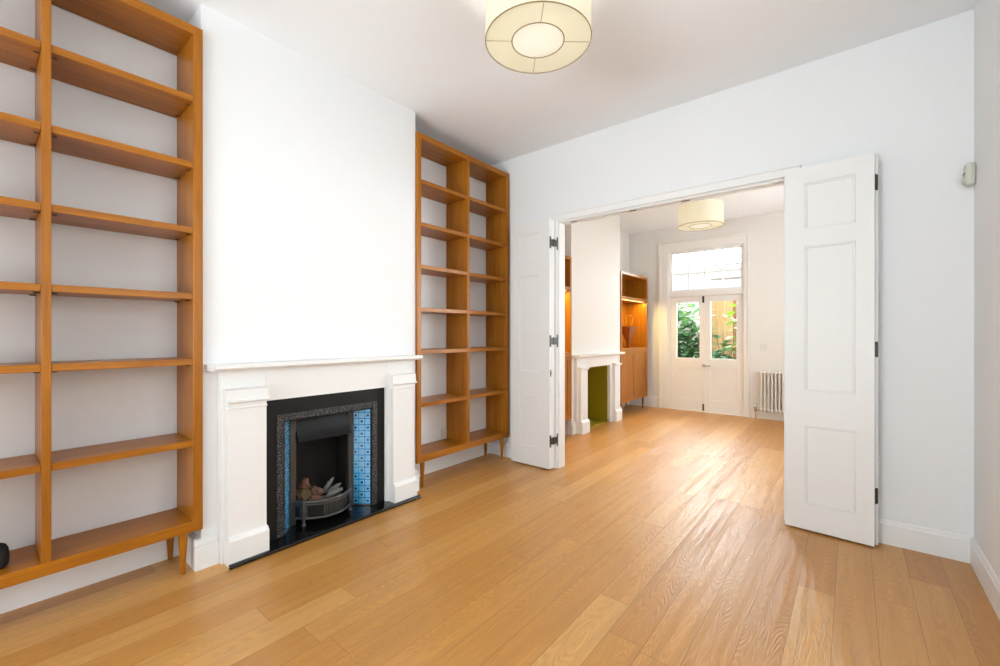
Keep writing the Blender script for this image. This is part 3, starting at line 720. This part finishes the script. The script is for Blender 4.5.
m = MB().lathe([(0.012, 0.10), (0.018, 0.11), (0.018, 0.15), (0.02, 0.155), (0.02, 0.20), (0.012, 0.21)], (-0.055, 0, 0), 16).tube([(-0.055, 0, 0.13), (0.005, 0, 0.145)], 0.010, 10)
m.build('valve', 'chrome', ra, 50)
MB().tube([(-0.002, 0, 0.69), (-0.03, 0, 0.69)], 0.009, 10).build('bleed_cap', 'rad', ra)

# front window behind the camera, and two unseen side windows added for fill light
def sash(nm, label, loc, rz, w, z0, z1, cols):
    r = thing(nm, label, 'window', loc, rz, None, 'structure'); a = -w / 2; b = w / 2; s = .06
    m = MB().box(a, a + s, -.03, .03, z0, z1).box(b - s, b, -.03, .03, z0, z1).box(a + s, b - s, -.03, .03, z0, z0 + s).box(a + s, b - s, -.03, .03, z1 - s, z1)
    m.build('window_frame', 'trim', r)
    m = MB(); zm = (z0 + z1) / 2
    m.box(a + s, b - s, -.02, .02, zm - .02, zm + .02)
    for k in range(1, cols):
        x = a + s + (w - 2 * s) * k / cols; m.box(x - .03, x + .03, -.025, .025, z0 + s, zm - .02).box(x - .03, x + .03, -.025, .025, zm + .02, z1 - s)
    m.build('glazing_bar', 'trim', r)
    MB().box(a + s - .002, b - s + .002, -.002, .002, z0 + s - .002, z1 - s + .002).build('pane', 'glass', r)
sash('window_2', 'large front window behind the camera', ((WX0 + WX1) / 2, YR - .12, 0), 0, WX1 - WX0, WZ0, WZ1, 3)
sash('added_window_front', 'added unseen side window of the front room opposite the fireplace', (XR + .1, 1.3, 0), PI / 2, 1.6, 0.9, 2.5, 2)  # added out of view so fill light reaches the bookcase alcoves
sash('added_window_back', 'added unseen side window of the back room', (XR + .1, 5.5, 0), PI / 2, 2.4, 0.9, 2.5, 3)  # invented opening, out of view, to let light into the back room

# ------------------------------------------------------------------ garden
struct('ground', MB().box(-9, 6, YW + .30, 20, -0.25, -0.06), 'paving', 'pale garden paving outside the doors', 'ground')
def leaf_geo(bm, p, d, up, L, Wd, curl=0.15):
    d = d.normalized(); s = d.cross(up); s = s.normalized() if s.length > 1e-4 else Vector((1, 0, 0)); n = s.cross(d).normalized()
    row = []
    for u, w in ((0, .03), (.2, .32), (.45, .5), (.7, .38), (.9, .14), (1, .01)):
        c_ = p + d * L * u - n * curl * L * u * u
        row.append((bm.verts.new(c_ - s * Wd * w), bm.verts.new(c_ + n * -0.04 * L * (0.5 - abs(u - .5))), bm.verts.new(c_ + s * Wd * w)))
    for A, B in zip(row, row[1:]):
        bm.faces.new((A[0], A[1], B[1], B[0])); bm.faces.new((A[1], A[2], B[2], B[1]))
def shrub(label, loc, H_, R, n, L, Wd, mat, seed, z_lo=0.1, fan=0):
    rnd = random.Random(seed)
    r = thing('garden_shrub', label, 'shrub', loc, 0, 'shrubs outside the garden doors')
    st = MB(); fm = bmesh.new(); up = Vector((0, 0, 1))
    stems = []
    for k in range(7):
        a = 2 * PI * k / 7 + rnd.uniform(-.4, .4); rr_ = R * rnd.uniform(.25, .8); hh = H_ * rnd.uniform(.65, 1.0)
        pts = [Vector((rr_ * math.cos(a) * t_ ** 1.4, rr_ * math.sin(a) * t_ ** 1.4, hh * t_)) for t_ in (0, .25, .5, .75, 1)]
        stems.append(pts); st.tube(pts, [0.012, .010, .008, .006, .004], 6)
    for k in range(n):
        pts = rnd.choice(stems); t_ = rnd.uniform(z_lo, 1.0) * 3.99; i = int(t_); p = pts[i].lerp(pts[i + 1], t_ - i)
        a = rnd.uniform(0, 2 * PI); d = Vector((math.cos(a), math.sin(a), rnd.uniform(-.35, .6)))
        q = p + d * R * rnd.uniform(0.05, .45); l = L * rnd.uniform(.6, 1.15)
        if fan:
            for j in range(fan):
                b = a + (j - (fan - 1) / 2) * 0.42
                leaf_geo(fm, q, Vector((math.cos(b), math.sin(b), d.z - .1)), up, l, Wd * rnd.uniform(.8, 1.1), .25)
        else: leaf_geo(fm, q, d, up, l, Wd * rnd.uniform(.8, 1.2))
    st.build('stem', 'stem', r, 60); MB().add(fm).build('foliage', mat, r, 60)
    return r
GZ = -0.06
shrub('tall dense dark green shrub filling the left garden door pane', (-2.66, 9.3, GZ), 2.05, 0.6, 900, 0.27, 0.10, 'leaf', 3, .2)
shrub('bright fresh green branches at the top of the left door pane', (-3.25, 10.2, GZ), 2.5, 0.65, 420, 0.24, 0.10, 'leaf2', 5, .55)
shrub('broad-leaved green shrub against the fence in the right door pane', (-1.90, 9.3, GZ), 1.5, 0.42, 46, 0.25, 0.085, 'leaf', 8, .55, 5)
shrub('low grey green plant at the foot of the right door pane', (-1.72, 8.4, GZ), 1.05, 0.35, 220, 0.13, 0.05, 'leaf3', 11, .3)
shrub('lime green branch hanging at the top right of the right pane', (-1.50, 8.9, GZ), 2.0, 0.42, 110, 0.24, 0.12, 'leaf2', 13, .72)
# fence panels, one per bay, with posts of their own
fy = 10.6
for i, (a, b) in enumerate(((-2.62, -2.05), (-1.93, -1.2), (-1.08, 0.8))):
    fp = thing('garden_fence', ['tan wooden fence panel behind the shrubs in the middle of the doors', 'tan wooden fence panel seen in the right door pane', 'tan wooden fence panel further right in the garden'][i], 'fence panel', (a, fy, GZ), 0, 'tan garden fence panels')
    n = max(3, round((b - a) / 0.14)); w = (b - a) / n
    for k in range(n):
        MB().box(k * w + .002, (k + 1) * w - .002, (k % 2) * .012, (k % 2) * .012 + .018, 0, 2.16 - 0.05 * (i == 0), .002).build('board', 'fence', fp)
    MB().box(0, b - a, .032, .07, .35, .42).box(0, b - a, .032, .07, 1.6, 1.67).build('rail', 'fence_post', fp)
for i, x in enumerate((-2.68, -1.99, -1.14)):
    tag(MB().box(x - .05, x + .05, fy, fy + .1, GZ, 2.14).prism([(x - .055, 2.14), (x + .055, 2.14), (x, 2.18)], 'y', fy - .005, fy + .105).build('fence_post', 'fence_post'),
        ['brown fence post at the right side of the left door pane', 'brown fence post between the two garden doors', 'brown fence post right of the garden doors'][i], 'fence post', 'brown garden fence posts')
struct('wall_outer', MB().box(-7.0, -2.75, 11.3, 11.5, GZ, 2.15), 'render', 'pale rendered garden wall behind the shrubs', 'garden wall')
nh = thing('neighbouring_house', 'pale house beyond the garden seen through the transom window', 'house', (-3.6, 15.0, GZ))
MB().box(-4.5, 5.0, 0, 4, 0, 3.45).build('wall', 'render', nh)
MB().box(-4.6, 5.1, -.28, -.02, 3.36, 3.46, .02).build('gutter', 'render', nh)
MB().prism([(-.4, 3.47), (4.3, 3.47), (2.0, 3.72)], 'x', -4.7, 5.2).build('roof', 'render', nh)
MB().box(0.1, 1.7, -.03, 0.02, 3.02, 3.08, .005).build('ledge', 'paving', nh)

# ------------------------------------------------------------------ light
w = bpy.data.worlds.new('overcast'); SC.world = w; w.use_nodes = True
wt = w.node_tree; bg = wt.nodes['Background']
tc = wt.nodes.new('ShaderNodeTexCoord'); sx = wt.nodes.new('ShaderNodeSeparateXYZ'); mr = wt.nodes.new('ShaderNodeMapRange')
mr.interpolation_type = 'SMOOTHSTEP'
wt.links.new(tc.outputs['Generated'], sx.inputs[0]); wt.links.new(sx.outputs[1], mr.inputs[0]); wt.links.new(mr.outputs[0], bg.inputs[1])
mr.inputs[1].default_value = 0.35; mr.inputs[2].default_value = 0.95; mr.inputs[3].default_value = 3.0; mr.inputs[4].default_value = 26.0
bg.inputs[0].default_value = (0.93, 0.965, 1.0, 1)

def area(nm, loc, rot, sx_, sy_, power, color):
    l = bpy.data.lights.new(nm, 'AREA'); l.shape = 'RECTANGLE'; l.size = sx_; l.size_y = sy_; l.energy = power; l.color = color
    o = bpy.data.objects.new(nm, l); COL.objects.link(o); o.location = loc; o.rotation_euler = rot; return o
def point(nm, loc, power, color, r=0.04):
    l = bpy.data.lights.new(nm, 'POINT'); l.energy = power; l.color = color; l.shadow_soft_size = r
    o = bpy.data.objects.new(nm, l); COL.objects.link(o); o.location = loc; return o
# daylight through the front window (behind the camera); uplights and side lights are added
area('front_window_daylight', ((WX0 + WX1) / 2, YR - 0.35, (WZ0 + WZ1) / 2), (PI / 2, 0, 0), WX1 - WX0, WZ1 - WZ0, 42, (0.84, 0.93, 1.0))
area('added_ceiling_uplight', ((WX0 + WX1) / 2, YR - 0.55, 0.55), (PI / 2 + math.radians(50), 0, 0), WX1 - WX0, 1.2, 300, (0.80, 0.91, 1.0))  # added uplight to brighten the ceiling
area('added_front_side_fill', (XR + 0.32, 1.3, 1.7), (PI / 2, 0, PI / 2), 1.6, 1.6, 13, (0.90, 0.955, 1.0))  # added fill for the alcoves, shining through the invented front side window
area('added_back_side_fill', (XR + 0.32, 5.5, 1.7), (PI / 2, 0, PI / 2), 2.4, 1.6, 32, (0.92, 0.96, 1.0))  # added fill for the back room, behind its invented window
area('added_back_uplight', (XR + 0.5, 5.5, 0.8), (PI / 2 + math.radians(40), 0, PI / 2), 2.4, 1.0, 60, (0.92, 0.96, 1.0))  # added upward fill to lift the back room ceiling
for L, pw in ((L1, 21), (L2, 18)): point('pendant_bulb_light', (L[0], L[1], L[2] + 0.13), pw, (1.0, 0.955, 0.85))
for y, wd in ((6.704, 0.95), (4.10, 1.0)):
    area('cabinet_strip_light', (XL2 + .006 + DC - 0.06, y, 1.775), (0, 0, 0), 0.03, wd, 13.0, (1.0, 0.76, 0.28))

SC.view_settings.view_transform = 'Standard'; SC.view_settings.look = 'None'
SC.view_settings.gamma = 1.0; SC.view_settings.use_curve_mapping = False
SC.view_settings.exposure = -0.19
bpy.context.view_layer.update()
